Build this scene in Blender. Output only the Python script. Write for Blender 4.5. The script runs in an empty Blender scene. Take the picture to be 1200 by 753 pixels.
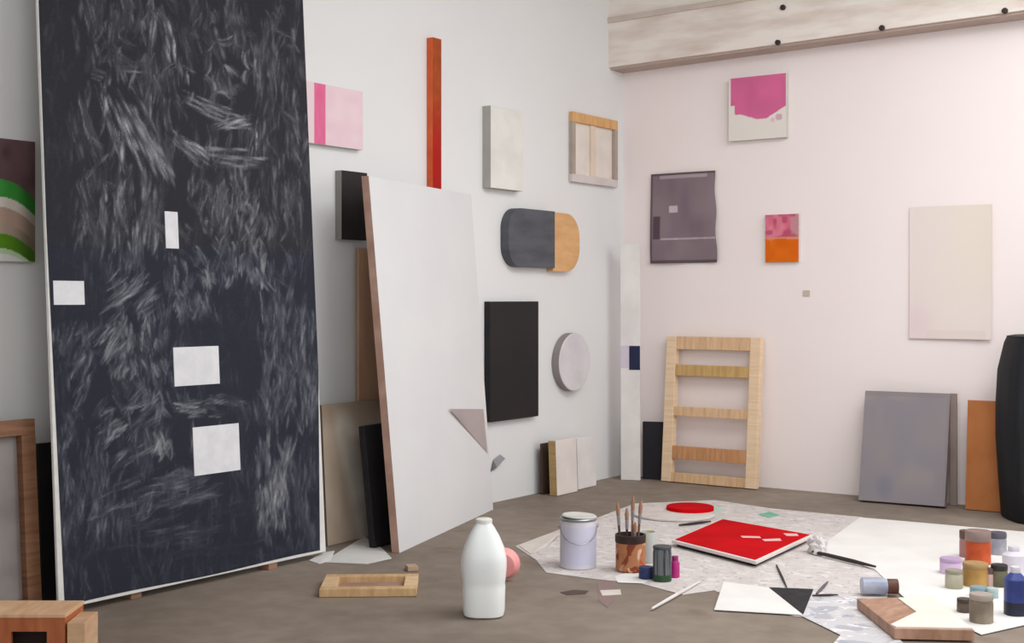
import bpy, bmesh, math, random
import numpy as np
from mathutils import Vector, Matrix

# ------------------------------------------------------------------ camera, light, exposure
F = 1550.0; HX, HY = 600.0, 350.0; EYE = 1.0
_n = math.hypot(1, .703)
UB = (1/_n, -.703/_n)            # back wall direction (right, forward) seen from the camera
UL = (.703/_n, 1/_n)             # left wall direction
_d = F*EYE/(556-HY); _cx = (730-HX)/F*_d
CAM = Vector((-(_cx*UB[0]+_d*UB[1]), -(_cx*UL[0]+_d*UL[1]), EYE))
scene = bpy.context.scene
COL = scene.collection
cd = bpy.data.cameras.new('camera'); cam = bpy.data.objects.new('camera', cd); COL.objects.link(cam)
cam.location = CAM; cam.rotation_euler = (math.pi/2, 0, math.atan2(.703, 1))
cd.sensor_fit = 'HORIZONTAL'; cd.sensor_width = 36; cd.lens = F/1200*36
cd.shift_y = (HY-376.5)/1200; cd.clip_start = .05
scene.camera = cam
vs = scene.view_settings
vs.view_transform = 'Standard'; vs.look = 'None'; vs.gamma = 1; vs.exposure = 0.04; vs.use_curve_mapping = False
w = bpy.data.worlds.new('world'); scene.world = w; w.use_nodes = True
w.node_tree.nodes['Background'].inputs[0].default_value = (.98, 1.0, 1.0, 1)
w.node_tree.nodes['Background'].inputs[1].default_value = 0.9

def area(name, loc, target, sx, sy, power, col):
    d = bpy.data.lights.new(name, 'AREA'); d.shape = 'RECTANGLE'; d.size = sx; d.size_y = sy
    d.energy = power; d.color = col
    o = bpy.data.objects.new(name, d); COL.objects.link(o); o.location = loc
    o.rotation_euler = (Vector(target)-Vector(loc)).to_track_quat('-Z', 'Y').to_euler()
    return o
area('skylight', (2.7, -1.9, 2.84), (2.4, -1.7, 0), 2.8, 2.2, 104, (.98, 1.0, 1.0))
area('rear_fill', (4.2, -5.4, 2.5), (2.5, -1.6, .6), 2.4, 1.6, 42, (.985, 1.0, 1.0))  # added fill aimed at the back wall, not a real roof opening
area('side_fill', (6.4, -1.5, 1.9), (0, -3.4, 1.0), 2.2, 1.8, 34, (.98, 1.0, 1.0))  # added fill lighting the left wall from the right, no known window

# ------------------------------------------------------------------ geometry of the place: points read off the photograph
def ray(px, py):
    a = (px-HX)/F; c = (HY-py)/F
    return Vector((a*UB[0]+UB[1], a*UL[0]+UL[1], c))
def at_z(px, py, z=0.0):
    r = ray(px, py); return CAM + r*((z-CAM.z)/r.z)
def at_x(px, py, x=0.0):
    r = ray(px, py); return CAM + r*((x-CAM.x)/r.x)
def at_y(px, py, y=0.0):
    r = ray(px, py); return CAM + r*((y-CAM.y)/r.y)
def scale_at(p):                  # metres per photo pixel at a point
    v = p-CAM; return (v.x*UB[1]+v.y*UL[1])/F

# ------------------------------------------------------------------ materials
def lin(c):
    return tuple((x/255/12.92 if x/255 <= .04045 else ((x/255+.055)/1.055)**2.4) for x in c)
MATS = {}
def mat(name, rgb, rough=.6, rgb2=None, scale=8, stretch=(1,1,1), metal=0, bump=0, detail=4, lo=.35, hi=.65, alpha=1, trans=0, coord='Object', spec=.3):
    if name in MATS: return MATS[name]
    m = bpy.data.materials.new(name); m.use_nodes = True; nt = m.node_tree; N = nt.nodes; L = nt.links
    b = N['Principled BSDF']
    b.inputs['Roughness'].default_value = rough; b.inputs['Metallic'].default_value = metal
    b.inputs['Specular IOR Level'].default_value = spec
    if trans: b.inputs['Transmission Weight'].default_value = trans
    if alpha < 1: b.inputs['Alpha'].default_value = alpha
    rgb2 = rgb2 or tuple(max(0, x*.95) for x in rgb)
    tc = N.new('ShaderNodeTexCoord'); mp = N.new('ShaderNodeMapping'); mp.inputs['Scale'].default_value = stretch
    no = N.new('ShaderNodeTexNoise'); no.inputs['Scale'].default_value = scale; no.inputs['Detail'].default_value = detail
    cr = N.new('ShaderNodeValToRGB')
    cr.color_ramp.elements[0].position = lo; cr.color_ramp.elements[1].position = hi
    cr.color_ramp.elements[0].color = (*lin(rgb2), 1); cr.color_ramp.elements[1].color = (*lin(rgb), 1)
    L.new(tc.outputs[coord], mp.inputs[0]); L.new(mp.outputs[0], no.inputs[0]); L.new(no.outputs[0], cr.inputs[0])
    L.new(cr.outputs[0], b.inputs['Base Color'])
    if bump:
        bp = N.new('ShaderNodeBump'); bp.inputs['Strength'].default_value = bump; bp.inputs['Distance'].default_value = .01
        L.new(no.outputs[0], bp.inputs['Height']); L.new(bp.outputs[0], b.inputs['Normal'])
    MATS[name] = m; return m
def mat_attr(name, rough=.6, spec=.15):
    if name in MATS: return MATS[name]
    m = bpy.data.materials.new(name); m.use_nodes = True; nt = m.node_tree; N = nt.nodes; L = nt.links
    b = N['Principled BSDF']; b.inputs['Roughness'].default_value = rough; b.inputs['Specular IOR Level'].default_value = spec
    at = N.new('ShaderNodeAttribute'); at.attribute_name = 'paint'
    L.new(at.outputs['Color'], b.inputs['Base Color'])
    MATS[name] = m; return m
def wood(name, rgb, rgb2, stretch=(3,3,40), scale=2.0, rough=.55):
    return mat(name, rgb, rough, rgb2, scale, stretch, detail=6, lo=.3, hi=.7)

def floor_mat():
    m = bpy.data.materials.new('concrete'); m.use_nodes = True; nt = m.node_tree; N = nt.nodes; L = nt.links
    b = N['Principled BSDF']; b.inputs['Roughness'].default_value = .7; b.inputs['Specular IOR Level'].default_value = .25
    tc = N.new('ShaderNodeTexCoord')
    def noise(s, d=6):
        n = N.new('ShaderNodeTexNoise'); n.inputs['Scale'].default_value = s; n.inputs['Detail'].default_value = d
        L.new(tc.outputs['Object'], n.inputs[0]); return n
    def ramp(src, a, ca, e, ce):
        r = N.new('ShaderNodeValToRGB'); r.color_ramp.elements[0].position = a; r.color_ramp.elements[1].position = e
        r.color_ramp.elements[0].color = (*ca, 1); r.color_ramp.elements[1].color = (*ce, 1); L.new(src, r.inputs[0]); return r
    c1 = ramp(noise(1.3).outputs[0], .35, lin((130,118,107)), .7, lin((152,139,128)))
    c2 = ramp(noise(11, 8).outputs[0], .4, (.86,.85,.84), .65, (1,1,1))
    c3 = ramp(noise(4.5, 3).outputs[0], .62, (1,1,1), .72, (.86,.82,.79))
    def mul(x, y):
        q = N.new('ShaderNodeMix'); q.data_type = 'RGBA'; q.blend_type = 'MULTIPLY'; q.inputs[0].default_value = 1
        L.new(x, q.inputs[6]); L.new(y, q.inputs[7]); return q.outputs[2]
    L.new(mul(mul(c1.outputs[0], c2.outputs[0]), c3.outputs[0]), b.inputs['Base Color'])
    bp = N.new('ShaderNodeBump'); bp.inputs['Strength'].default_value = .08
    L.new(noise(40, 6).outputs[0], bp.inputs['Height']); L.new(bp.outputs[0], b.inputs['Normal'])
    return m
def splatter_mat(name, base, spots):
    m = bpy.data.materials.new(name); m.use_nodes = True; nt = m.node_tree; N = nt.nodes; L = nt.links
    b = N['Principled BSDF']; b.inputs['Roughness'].default_value = .75
    tc = N.new('ShaderNodeTexCoord'); prev = None
    for k, (rgb, sc, th, off) in enumerate(spots):
        mp = N.new('ShaderNodeMapping'); mp.inputs['Location'].default_value = (off, off*1.7, 0)
        mp.inputs['Scale'].default_value = (1, 1.0+.35*(k % 3), 1)
        no = N.new('ShaderNodeTexNoise'); no.inputs['Scale'].default_value = sc; no.inputs['Detail'].default_value = 3; no.inputs['Distortion'].default_value = .4
        L.new(tc.outputs['Object'], mp.inputs[0]); L.new(mp.outputs[0], no.inputs[0])
        r = N.new('ShaderNodeValToRGB'); r.color_ramp.elements[0].position = th; r.color_ramp.elements[1].position = th+.04
        r.color_ramp.elements[0].color = (0,0,0,1); r.color_ramp.elements[1].color = (1,1,1,1); L.new(no.outputs[0], r.inputs[0])
        mx = N.new('ShaderNodeMix'); mx.data_type = 'RGBA'; L.new(r.outputs[0], mx.inputs[0])
        if prev is None: mx.inputs[6].default_value = (*lin(base), 1)
        else: L.new(prev, mx.inputs[6])
        mx.inputs[7].default_value = (*lin(rgb), 1); prev = mx.outputs[2]
    L.new(prev, b.inputs['Base Color']); MATS[name] = m; return m

# ------------------------------------------------------------------ mesh helpers
def box(bm, x0, x1, y0, y1, z0, z1, mi=0):
    v = [bm.verts.new(p) for p in ((x0,y0,z0),(x1,y0,z0),(x1,y1,z0),(x0,y1,z0),(x0,y0,z1),(x1,y0,z1),(x1,y1,z1),(x0,y1,z1))]
    fs = []
    for q in ((3,2,1,0),(4,5,6,7),(0,1,5,4),(1,2,6,5),(2,3,7,6),(3,0,4,7)):
        f = bm.faces.new([v[i] for i in q]); f.material_index = mi; fs.append(f)
    return fs                      # order: bottom, top, front(-y), right(+x), back, left(-x)
def hexa(bm, front, back):         # two quads, each bl, br, tr, tl
    v = [bm.verts.new(p) for p in list(front)+list(back)]
    for q in ((0,1,2,3),(7,6,5,4),(1,0,4,5),(2,1,5,6),(3,2,6,7),(0,3,7,4)):
        bm.faces.new([v[i] for i in q])
def prism(bm, pts, axis, a, b, mi=0):  # polygon extruded along z (axis 'z') or y ('y', pts are x,z)
    P = (lambda p, t: (p[0], p[1], t)) if axis == 'z' else (lambda p, t: (p[0], t, p[1]))
    lo = [bm.verts.new(P(p, a)) for p in pts]; hi = [bm.verts.new(P(p, b)) for p in pts]
    n = len(pts)
    bm.faces.new(lo[::-1]).material_index = mi; bm.faces.new(hi).material_index = mi
    for i in range(n):
        bm.faces.new((lo[i], lo[(i+1) % n], hi[(i+1) % n], hi[i])).material_index = mi
def lathe(bm, prof, seg=32, sq=2.0, mi=0, ax=1.0, ay=1.0, close=True):  # prof: (r, z); sq>2 squares the section
    rings = []
    for r, z in prof:
        ring = []
        for k in range(seg):
            t = 2*math.pi*k/seg; c, s = math.cos(t), math.sin(t)
            q = (abs(c)**sq+abs(s)**sq)**(-1/sq)
            ring.append(bm.verts.new((r*c*q*ax, r*s*q*ay, z)))
        rings.append(ring)
    for a, b in zip(rings, rings[1:]):
        for k in range(seg):
            bm.faces.new((a[k], a[(k+1) % seg], b[(k+1) % seg], b[k])).material_index = mi
    if close:
        bm.faces.new(rings[0][::-1]).material_index = mi; bm.faces.new(rings[-1]).material_index = mi
def tube(bm, pts, r, seg=10, mi=0):
    pts = [Vector(p) for p in pts]; rings = []
    rs = r if isinstance(r, (list, tuple)) else [r]*len(pts)
    for i, p in enumerate(pts):
        t = (pts[min(i+1, len(pts)-1)]-pts[max(i-1, 0)]).normalized()
        u = t.orthogonal().normalized() if abs(t.z) < .9 else t.cross(Vector((0,1,0))).normalized()
        v = t.cross(u)
        rings.append([bm.verts.new(p+(u*math.cos(2*math.pi*k/seg)+v*math.sin(2*math.pi*k/seg))*rs[i]) for k in range(seg)])
    for a, b in zip(rings, rings[1:]):
        for k in range(seg): bm.faces.new((a[k], a[(k+1) % seg], b[(k+1) % seg], b[k])).material_index = mi
    bm.faces.new(rings[0][::-1]).material_index = mi; bm.faces.new(rings[-1]).material_index = mi
def obj(name, bm, mats, parent=None, mx=None, bevel=0, smooth=False):
    bmesh.ops.recalc_face_normals(bm, faces=bm.faces[:])
    me = bpy.data.meshes.new(name); bm.to_mesh(me); bm.free()
    for m in (mats if isinstance(mats, (list, tuple)) else [mats]): me.materials.append(m)
    if smooth:
        for p in me.polygons: p.use_smooth = True
        try: me.set_sharp_from_angle(angle=math.radians(40))
        except Exception: pass
    o = bpy.data.objects.new(name, me); COL.objects.link(o)
    if parent: o.parent = parent
    if mx is not None: o.matrix_world = mx
    if bevel:
        md = o.modifiers.new('bevel', 'BEVEL'); md.width = bevel; md.segments = 2; md.limit_method = 'ANGLE'
    return o
def B(): return bmesh.new()
def tag(o, label, cat, group=None):
    o['label'] = label; o['category'] = cat
    if group: o['group'] = group
    return o
def thing(name, label, cat, mx, group=None):
    o = bpy.data.objects.new(name, None); COL.objects.link(o); o.empty_display_size = .05
    o.matrix_world = mx; return tag(o, label, cat, group)
def struct(o): o['kind'] = 'structure'; return o
def copy_tree(o):
    r = o.copy(); COL.objects.link(r)
    for ch in o.children:
        c = ch.copy(); COL.objects.link(c); c.parent = r
        for g in ch.children:
            d = g.copy(); COL.objects.link(d); d.parent = c
    return r
def boxobj(name, dims, m, parent=None, mx=None, bevel=.002):
    bm = B(); box(bm, *dims); return obj(name, bm, m, parent, mx, bevel)

def painted(name, wd, ht, T, nx, nz, func, side, parent=None, mx=None, shape=None, rough=.65, paint=None):
    """a panel, its front (-y) a fine grid whose paint is func(u, v) -> sRGB (u right, v up); shape(u, v) bends the outline"""
    curved = shape is not None; shape = shape or (lambda u, v: (u*wd, -T, v*ht))
    bm = B(); lay = bm.verts.layers.float_color.new('paint'); g = []
    for j in range(nz+1):
        row = []
        for i in range(nx+1):
            u, v = i/nx, j/nz; q = bm.verts.new(shape(u, v)); q[lay] = (*lin(func(u, v)), 1); row.append(q)
        g.append(row)
    for j in range(nz):
        for i in range(nx): bm.faces.new((g[j][i], g[j][i+1], g[j+1][i+1], g[j+1][i]))
    rim = [g[0][i] for i in range(nx+1)]+[g[j][nx] for j in range(1, nz+1)]+[g[nz][i] for i in range(nx-1, -1, -1)]+[g[j][0] for j in range(nz-1, 0, -1)]
    a = [bm.verts.new(q.co) for q in rim]; b = [bm.verts.new((q.co.x, q.co.y+T, q.co.z)) for q in rim]
    for i in range(len(rim)):
        k = (i+1) % len(rim); bm.faces.new((a[i], b[i], b[k], a[k])).material_index = 1
    if curved:
        gb = {q: k for q, k in zip(rim, b)}
        hb = [[gb.get(q) or bm.verts.new((q.co.x, q.co.y+T, q.co.z)) for q in row] for row in g]
        for j in range(nz):
            for i in range(nx): bm.faces.new((hb[j][i], hb[j+1][i], hb[j+1][i+1], hb[j][i+1])).material_index = 1
    else: bm.faces.new(b).material_index = 1
    me = bpy.data.meshes.new(name); bm.to_mesh(me); bm.free()
    me.materials.append(paint or mat_attr('paint_film', rough)); me.materials.append(side)
    o = bpy.data.objects.new(name, me); COL.objects.link(o)
    if parent: o.parent = parent
    if mx is not None: o.matrix_world = mx
    return o
_rng = np.random.default_rng(4)
_tab = _rng.random((64, 64))
def vn(x, y):                      # value noise 0..1
    xi, yi = math.floor(x), math.floor(y); fx, fy = x-xi, y-yi
    fx = fx*fx*(3-2*fx); fy = fy*fy*(3-2*fy)
    t = lambda i, j: _tab[i % 64, j % 64]
    return (t(xi,yi)*(1-fx)+t(xi+1,yi)*fx)*(1-fy)+(t(xi,yi+1)*(1-fx)+t(xi+1,yi+1)*fx)*fy
def mixc(a, b, t):
    t = min(1, max(0, t)); return tuple(p*(1-t)+q*t for p, q in zip(a, b))
def sm(a, b, x):
    t = min(1, max(0, (x-a)/(b-a))); return t*t*(3-2*t)

# placing: local frames have x to the right along the wall, y into the wall, z up
RL = Matrix.Rotation(math.pi/2, 4, 'Z'); RB = Matrix.Identity(4)
def hang(wall, x0, x1, y0, y1, T):
    """photo rectangle -> (matrix at the lower left on the wall, width, height) for a panel T thick"""
    xm, ym = (x0+x1)/2, (y0+y1)/2
    if wall == 'L':
        a, b = at_x(x0, ym, T), at_x(x1, ym, T); lo, hi = at_x(xm, y1, T), at_x(xm, y0, T)
        return Matrix.Translation((.001, a.y, lo.z)) @ RL, b.y-a.y, hi.z-lo.z
    a, b = at_y(x0, ym, -T), at_y(x1, ym, -T); lo, hi = at_y(xm, y1, -T), at_y(xm, y0, -T)
    return Matrix.Translation((a.x, -.001, lo.z)), b.x-a.x, hi.z-lo.z
def lean(bl, br, top, T, lift=0.0, wall=None, full=None):
    """front bottom corners on the floor (pixels), and the pixel of the top left corner -> matrix, width, height"""
    p, q = at_z(*bl, lift), at_z(*br, lift)
    x = (q-p); wd = x.length; x.normalize(); z = Vector((0,0,1)); y = z.cross(x)
    r = ray(*top); t = (p-CAM).dot(x)/r.dot(x); P = CAM+r*t-p
    if wall == 'L':                # keep the back of the top edge off the wall
        lim = (min(p.x, q.x)-T-.012)*(P.z/full if full else 1)
        P.x = max(P.x, -lim); P = y*P.dot(y)+z*P.dot(z)
    elif wall == 'B':
        lim = min(-p.y, -q.y)-T-.012
        P.y = min(P.y, lim); P = y*P.dot(y)+z*P.dot(z)
    h = P.length; th = math.atan2(P.dot(y), P.z)
    R = Matrix((x, y, z)).transposed().to_4x4() @ Matrix.Rotation(-th, 4, 'X')
    o = p + R.to_3x3() @ Vector((0, T, 0)); o.z = lift+.001
    return Matrix.Translation(o) @ R, wd, h
def flat(px, py, z=0.0, rot=0.0):
    return Matrix.Translation(at_z(px, py, z)) @ Matrix.Rotation(math.atan2(.703, 1)+rot, 4, 'Z')
CR = math.atan2(.703, 1)           # the camera's heading: turns local x to the photo's right

# ------------------------------------------------------------------ setting
M_LW = mat('left_wall_paint', (228,228,228), .85, (224,224,225), 1.2)
M_BW = mat('back_wall_paint', (246,236,235), .85, (243,232,231), 1.2)
M_CE = mat('ceiling_paint', (226,220,214), .85)
ZC = 2.9
struct(boxobj('floor', (-.12, 7, -9, .12, -.1, 0), floor_mat(), bevel=0))
struct(boxobj('wall_left', (-.12, 0, -9, 0, 0, ZC), M_LW, bevel=0))
struct(boxobj('wall_back', (-.12, 7, 0, .12, 0, ZC), M_BW, bevel=0))
struct(boxobj('ceiling', (-.12, 7, -9, .12, ZC, ZC+.1), M_CE, bevel=0))
# beam along the head of the back wall
bl = at_x(713, 75, 0); BD = -bl.y; zb = at_y(735, 83, 0).z; zr = at_y(1193, 21, 0).z; xr = at_y(1193, 21, 0).x
k = (zr-zb)/xr
M_BEAM = mat('limewashed_beam', (240,232,225), .7, (214,198,188), 2.2, (1.2,4,6), lo=.32, hi=.6, detail=5)
bm = B(); XE = 7
prism(bm, [(.0, zb), (XE, zb+k*XE), (XE, ZC), (.0, ZC)], 'y', -BD, 0)
beam = struct(obj('trim_1', bm, M_BEAM))
bm = B(); prism(bm, [(.0, zb+.245), (XE, zb+.245+k*XE), (XE, zb+.275+k*XE), (.0, zb+.275)], 'y', -BD-.012, -BD+.002)
obj('seam_batten', bm, mat('beam_batten', (212,198,188), .7), beam)
bm = B(); prism(bm, [(.0, zb-.012), (XE, zb-.012+k*XE), (XE, zb+.01+k*XE), (.0, zb+.01)], 'y', -BD+.02, -.002)
obj('soffit_strip', bm, mat('beam_soffit', (190,170,160), .8), beam)
M_DK = mat('dark_iron', (58,46,42), .6)
for px, py in ((918,9),(912,50),(1034,33),(1178,13)):
    p = at_y(px, py, -BD); bm = B(); lathe(bm, [(.014,0),(.014,.012),(.008,.016)], 12)
    obj('bolt', bm, M_DK, beam, Matrix.Translation(p) @ Matrix.Rotation(math.pi/2, 4, 'X'))

# ------------------------------------------------------------------ the big dark painting
M_CANV = mat('raw_canvas', (226,224,222), .8, (216,214,212), 30)
def big_dark():
    T = .012
    W, H = 760, 1440                   # two samples for each photo pixel, 380 x 720
    img = np.full((H, W), 0.0); rng = np.random.default_rng(11)
    marks = []
    def stroke(*a):                    # the marks one can tell apart; they lie over the rest
        marks.append(a)
    def brush(x0, y0, x1, y1, wd, br, bend=0.0):
        L = max(2, math.hypot(x1-x0, y1-y0)); ux, uy = (x1-x0)/L, (y1-y0)/L; pad = wd+abs(bend)+3
        X0, X1 = max(0, int((min(x0, x1)-pad)*2)), min(W, int((max(x0, x1)+pad)*2)+1)
        Y0, Y1 = max(0, int((min(y0, y1)-pad)*2)), min(H, int((max(y0, y1)+pad)*2)+1)
        if X1 <= X0 or Y1 <= Y0: return
        Y, X = np.mgrid[Y0:Y1, X0:X1]; X = X/2-x0; Y = Y/2-y0
        t = (X*ux+Y*uy)/L; o = -X*uy+Y*ux-bend*4*t*(1-t)
        nb = max(4, int(wd*.62)); bt = rng.random(nb+3)**1.6; ph = rng.random(nb+3)
        q = np.clip((o/wd+.5)*nb, 0, nb); k = q.astype(int); fq = q-k
        I = bt[k]*(1-fq)+bt[k+1]*fq; I = np.clip(I*(.75+.5*np.sin(t*L*.21+ph[k]*9)), 0, 1)
        e0 = ph[k]*.3; e1 = 1-ph[k+1]*.3
        m = np.clip((t-e0)*8, 0, 1)*np.clip((e1-t)*8, 0, 1)*np.clip((wd/2-abs(o))*1.2, 0, 1)
        a = m*(.35+.65*I)*.85; v = img[Y0:Y1, X0:X1]
        img[Y0:Y1, X0:X1] = v*(1-a)+a*br*(.15+1.05*I)
    def field(x0, y0, x1, y1, n, ang, spread, ln, wd, br, bend=3):
        for _ in range(n):
            x, y = rng.uniform(x0, x1), rng.uniform(y0, y1); a = math.radians(ang+rng.uniform(-spread, spread)); l = ln*rng.uniform(.5, 1.2)
            brush(x-l/2*math.cos(a), y-l/2*math.sin(a), x+l/2*math.cos(a), y+l/2*math.sin(a), wd*rng.uniform(.5, 1.2), br*rng.uniform(.5, 1.1), rng.uniform(-bend, bend))
    field(45, 0, 385, 700, 330, 90, 14, 70, 12, .22)
    field(45, 0, 385, 700, 260, 88, 20, 60, 12, .34)
    field(60, 20, 350, 520, 110, 80, 60, 40, 10, .36)
    field(105, 0, 180, 75, 36, 100, 30, 26, 8, .45)
    field(180, 0, 345, 60, 26, 85, 40, 30, 8, .38)
    stroke(182, 0, 176, 66, 8, .9); stroke(186, 0, 204, 86, 8, .9, -4); stroke(190, 30, 200, 90, 6, .6); stroke(217, 82, 219, 102, 5, .8)
    stroke(122, 79, 178, 82, 7, .8); stroke(104, 84, 124, 90, 12, .6)
    for (a, b, c, d, wd, br) in ((84,98,128,215,9,.8),(92,100,110,180,6,.6),(112,92,150,210,8,.8),(122,92,178,214,9,.8),(130,100,196,222,10,.7),(140,108,200,215,10,.75),(150,96,188,170,9,.7),(172,100,174,146,6,.9),(118,95,122,150,6,.7),(141,150,146,205,7,.9),(158,120,186,205,8,.7),(170,150,204,215,10,.7),(176,170,196,214,6,.9)):
        stroke(a, b, c, d, wd, br, rng.uniform(-4, 4))
    for r in range(9):                 # the looping stroke high on the right
        a0 = r*.7; stroke(266+30*math.cos(a0), 78+36*math.sin(a0), 266+30*math.cos(a0+.8), 78+36*math.sin(a0+.8), 9, .55, 5)
    stroke(262, 74, 280, 92, 10, .9); stroke(268, 100, 276, 116, 8, .8)
    for (a, b, c, d, wd, br) in ((206,108,296,142,12,.7),(216,116,280,150,10,.6),(250,152,302,138,12,.75),(246,150,300,150,8,.7),(240,186,320,192,14,.6),(224,176,300,180,12,.45),(196,150,246,200,12,.65),(204,160,252,190,9,.7),(300,146,301,180,4,.9),(196,110,200,160,8,.5),(300,60,304,100,5,.7),(320,60,321,96,5,.6)):
        stroke(a, b, c, d, wd, br, rng.uniform(-4, 4))
    field(300, 30, 352, 260, 40, 91, 6, 50, 9, .36)
    field(220, 180, 300, 250, 26, 95, 12, 45, 10, .5)
    field(115, 200, 192, 300, 42, 91, 7, 56, 8, .6)
    field(90, 200, 115, 300, 12, 80, 8, 50, 8, .4)
    field(210, 220, 300, 330, 50, 80, 35, 26, 9, .5)
    field(255, 230, 315, 330, 36, 92, 20, 34, 7, .55)
    stroke(286, 262, 304, 312, 6, 1); stroke(300, 300, 324, 346, 8, .95, 5)
    field(126, 322, 176, 362, 26, -42, 12, 44, 9, .75)
    field(200, 300, 250, 370, 24, 80, 25, 34, 10, .5)
    field(122, 375, 150, 440, 22, -58, 14, 46, 9, .75)
    field(140, 370, 195, 470, 44, 78, 30, 34, 9, .65)
    field(84, 380, 108, 480, 16, -70, 20, 40, 8, .5)
    field(70, 450, 120, 660, 26, 92, 8, 60, 8, .35)
    field(120, 470, 185, 540, 30, -35, 20, 44, 8, .55)
    stroke(126, 515, 152, 494, 9, .9); stroke(184, 500, 196, 540, 18, .7); stroke(180, 540, 198, 510, 14, .6)
    field(216, 462, 278, 490, 24, 3, 8, 34, 7, .7)
    field(120, 545, 260, 600, 34, -18, 10, 70, 10, .36, 8)
    field(120, 590, 300, 660, 26, -10, 10, 80, 10, .22, 8)
    field(300, 340, 376, 500, 56, 91, 8, 56, 9, .42)
    field(300, 516, 338, 612, 46, 91, 8, 50, 9, .72)
    field(340, 480, 384, 620, 14, 91, 6, 70, 8, .25)
    def dark(x0, y0, x1, y1, k):
        Y, X = np.mgrid[0:H, 0:W]; X = X/2; Y = Y/2
        m = np.clip(np.minimum(np.minimum(X-x0, x1-X), np.minimum(Y-y0, y1-Y))/10+.5, 0, 1); img[:] = img*(1-k*m)
    dark(40, 0, 84, 330, .75); dark(55, 290, 128, 378, .55); dark(194, 376, 296, 404, .7); dark(264, 340, 300, 470, .7)
    dark(258, 400, 300, 700, .45); dark(60, 640, 385, 720, .5); dark(192, 0, 222, 30, .6); dark(230, 590, 300, 660, .4)
    dark(200, 452, 280, 462, .7)
    for a in marks: brush(a[0], a[1], a[2], a[3], a[4]*1.15, min(1, a[5]*1.1), *a[6:])
    bl_ = np.pad(img, 1, mode='edge'); img[:] = .4*img+.6*sum(bl_[i:i+H, j:j+W]*k for i, a in enumerate((.25,.5,.25)) for j, b in enumerate((.25,.5,.25)) for k in (a*b,))
    img[:] = .97*(1-np.exp(-img*2.5))
    fine = rng.random((H//3+1, W//3+1)); fine = np.repeat(np.repeat(fine, 3, 0), 3, 1)[:H, :W]
    img[:] = np.clip(img+(fine-.5)*.06, 0, 1)
    bl, br = (69, 715), (382, 646.5)
    mx, wd, h = lean(bl, br, (44, 2), T, .022, 'L', 2.27)
    top = 2.27/h; hh = h*top
    p0 = [mx @ Vector((0,-T,0)), mx @ Vector((wd,-T,0)), mx @ Vector((wd,-T,h)), mx @ Vector((0,-T,h))]
    src = [(0,0),(1,0),(1,1),(0,1)]
    def topix(p):
        v = p-CAM; f = v.x*UB[1]+v.y*UL[1]; r = v.x*UB[0]+v.y*UL[0]
        return HX+F*r/f, HY-F*v.z/f
    dst = [topix(p) for p in p0]
    A = []; bb = []
    for (u, v), (x, y) in zip(src, dst):   # where on the painting each brush mark sits
        A += [[u,v,1,0,0,0,-u*x,-v*x],[0,0,0,u,v,1,-u*y,-v*y]]; bb += [x, y]
    Hm = np.append(np.linalg.solve(np.array(A), np.array(bb)), 1).reshape(3, 3)
    d0, d1, d2 = (38,39,45), (148,150,154), (200,202,204)
    def shp(u, v):                     # raw canvas shows as a thin margin low down
        vv = v*top
        mL = .003+.015*min(1, max(0, .62-vv)/.62); mR = .001+.027*min(1, max(0, .36-vv)/.36)
        mB = .004+.0012*math.sin(u*9)
        return mL+u*(1-mL-mR), mB+v*(1-mB)
    def f(u, v):
        s_, t_ = shp(u, v)
        u, vv = s_, t_*top
        q = Hm @ np.array((u, vv, 1)); x, y = q[0]/q[2], q[1]/q[2]
        s = img[min(H-1, int(abs(y)*2)), min(W-1, max(0, int(x*2)))]
        blue = (0, 1, 7) if vv < .6 else (2, 2, 3)
        c = mixc(d0, d1, s*1.1) if s < .8 else mixc(d1, d2, (s-.8)*3)
        return tuple(a+b*(1-s) for a, b in zip(c, blue))
    o = thing('painting', 'huge dark grey brush-marked painting with white squares, leaning on left wall', 'painting', mx)
    boxobj('canvas', (0, wd, -T, 0, 0, hh), M_CANV, o)
    painted('painted_field', wd, hh, .002, 240, 490, f, mat('field_edge', (50,50,56), .8), o, paint=mat_attr('oil_paint_film', .75, .2),
            shape=lambda u, v: (shp(u, v)[0]*wd, -T-.0015, shp(u, v)[1]*hh))
    inv = mx.inverted()
    for (x0, x1, y0, y1) in ((193,208,248,291),(62,98,329,357),(203,256,406,451),(226,280,498,554)):
        def onto(px, py):
            r = ray(px, py); n = mx.to_3x3() @ Vector((0,-1,0)); q = mx @ Vector((0,-T,0)); return inv @ (CAM+r*((q-CAM).dot(n)/r.dot(n)))
        a, b = onto(x0, (y0+y1)/2), onto(x1, (y0+y1)/2); c, e = onto((x0+x1)/2, y1), onto((x0+x1)/2, y0)
        s = boxobj('paper_square', (a.x, b.x, -T-.004, -T-.001, c.z, e.z), mat('white_square', (226,226,230), .8, (216,216,222), 25), o, bevel=0)
        s['label'] = 'white square on the dark paint'
    MB_ = wood('block_wood', (172,136,112), (140,104,84))
    for px, py, lab in ((160, 701, 'small wooden block under the dark painting, nearer the wooden box'), (320, 667, 'small wooden block under the dark painting, nearer the flat wooden frame')):
        p = at_z(px, py); bm = B(); box(bm, -.022, .022, -.0, .06, 0, .0215)
        b_ = tag(obj('wood_block', bm, MB_, None, Matrix.Translation((p.x, p.y, .0)) @ RL, .002), lab, 'block', 'blocks under the big painting')
big_dark()

# ------------------------------------------------------------------ left wall, hung things
W_SIDE = mat('canvas_side', (208,204,198), .8)
GREY_SIDE = mat('grey_canvas_side', (150,148,144), .8)
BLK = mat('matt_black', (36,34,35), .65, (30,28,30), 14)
PINE = wood('pine', (222,186,148), (196,154,114))
PINE2 = wood('pine_rails', (228,194,156), (204,164,124), (30,4,4))
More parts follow.
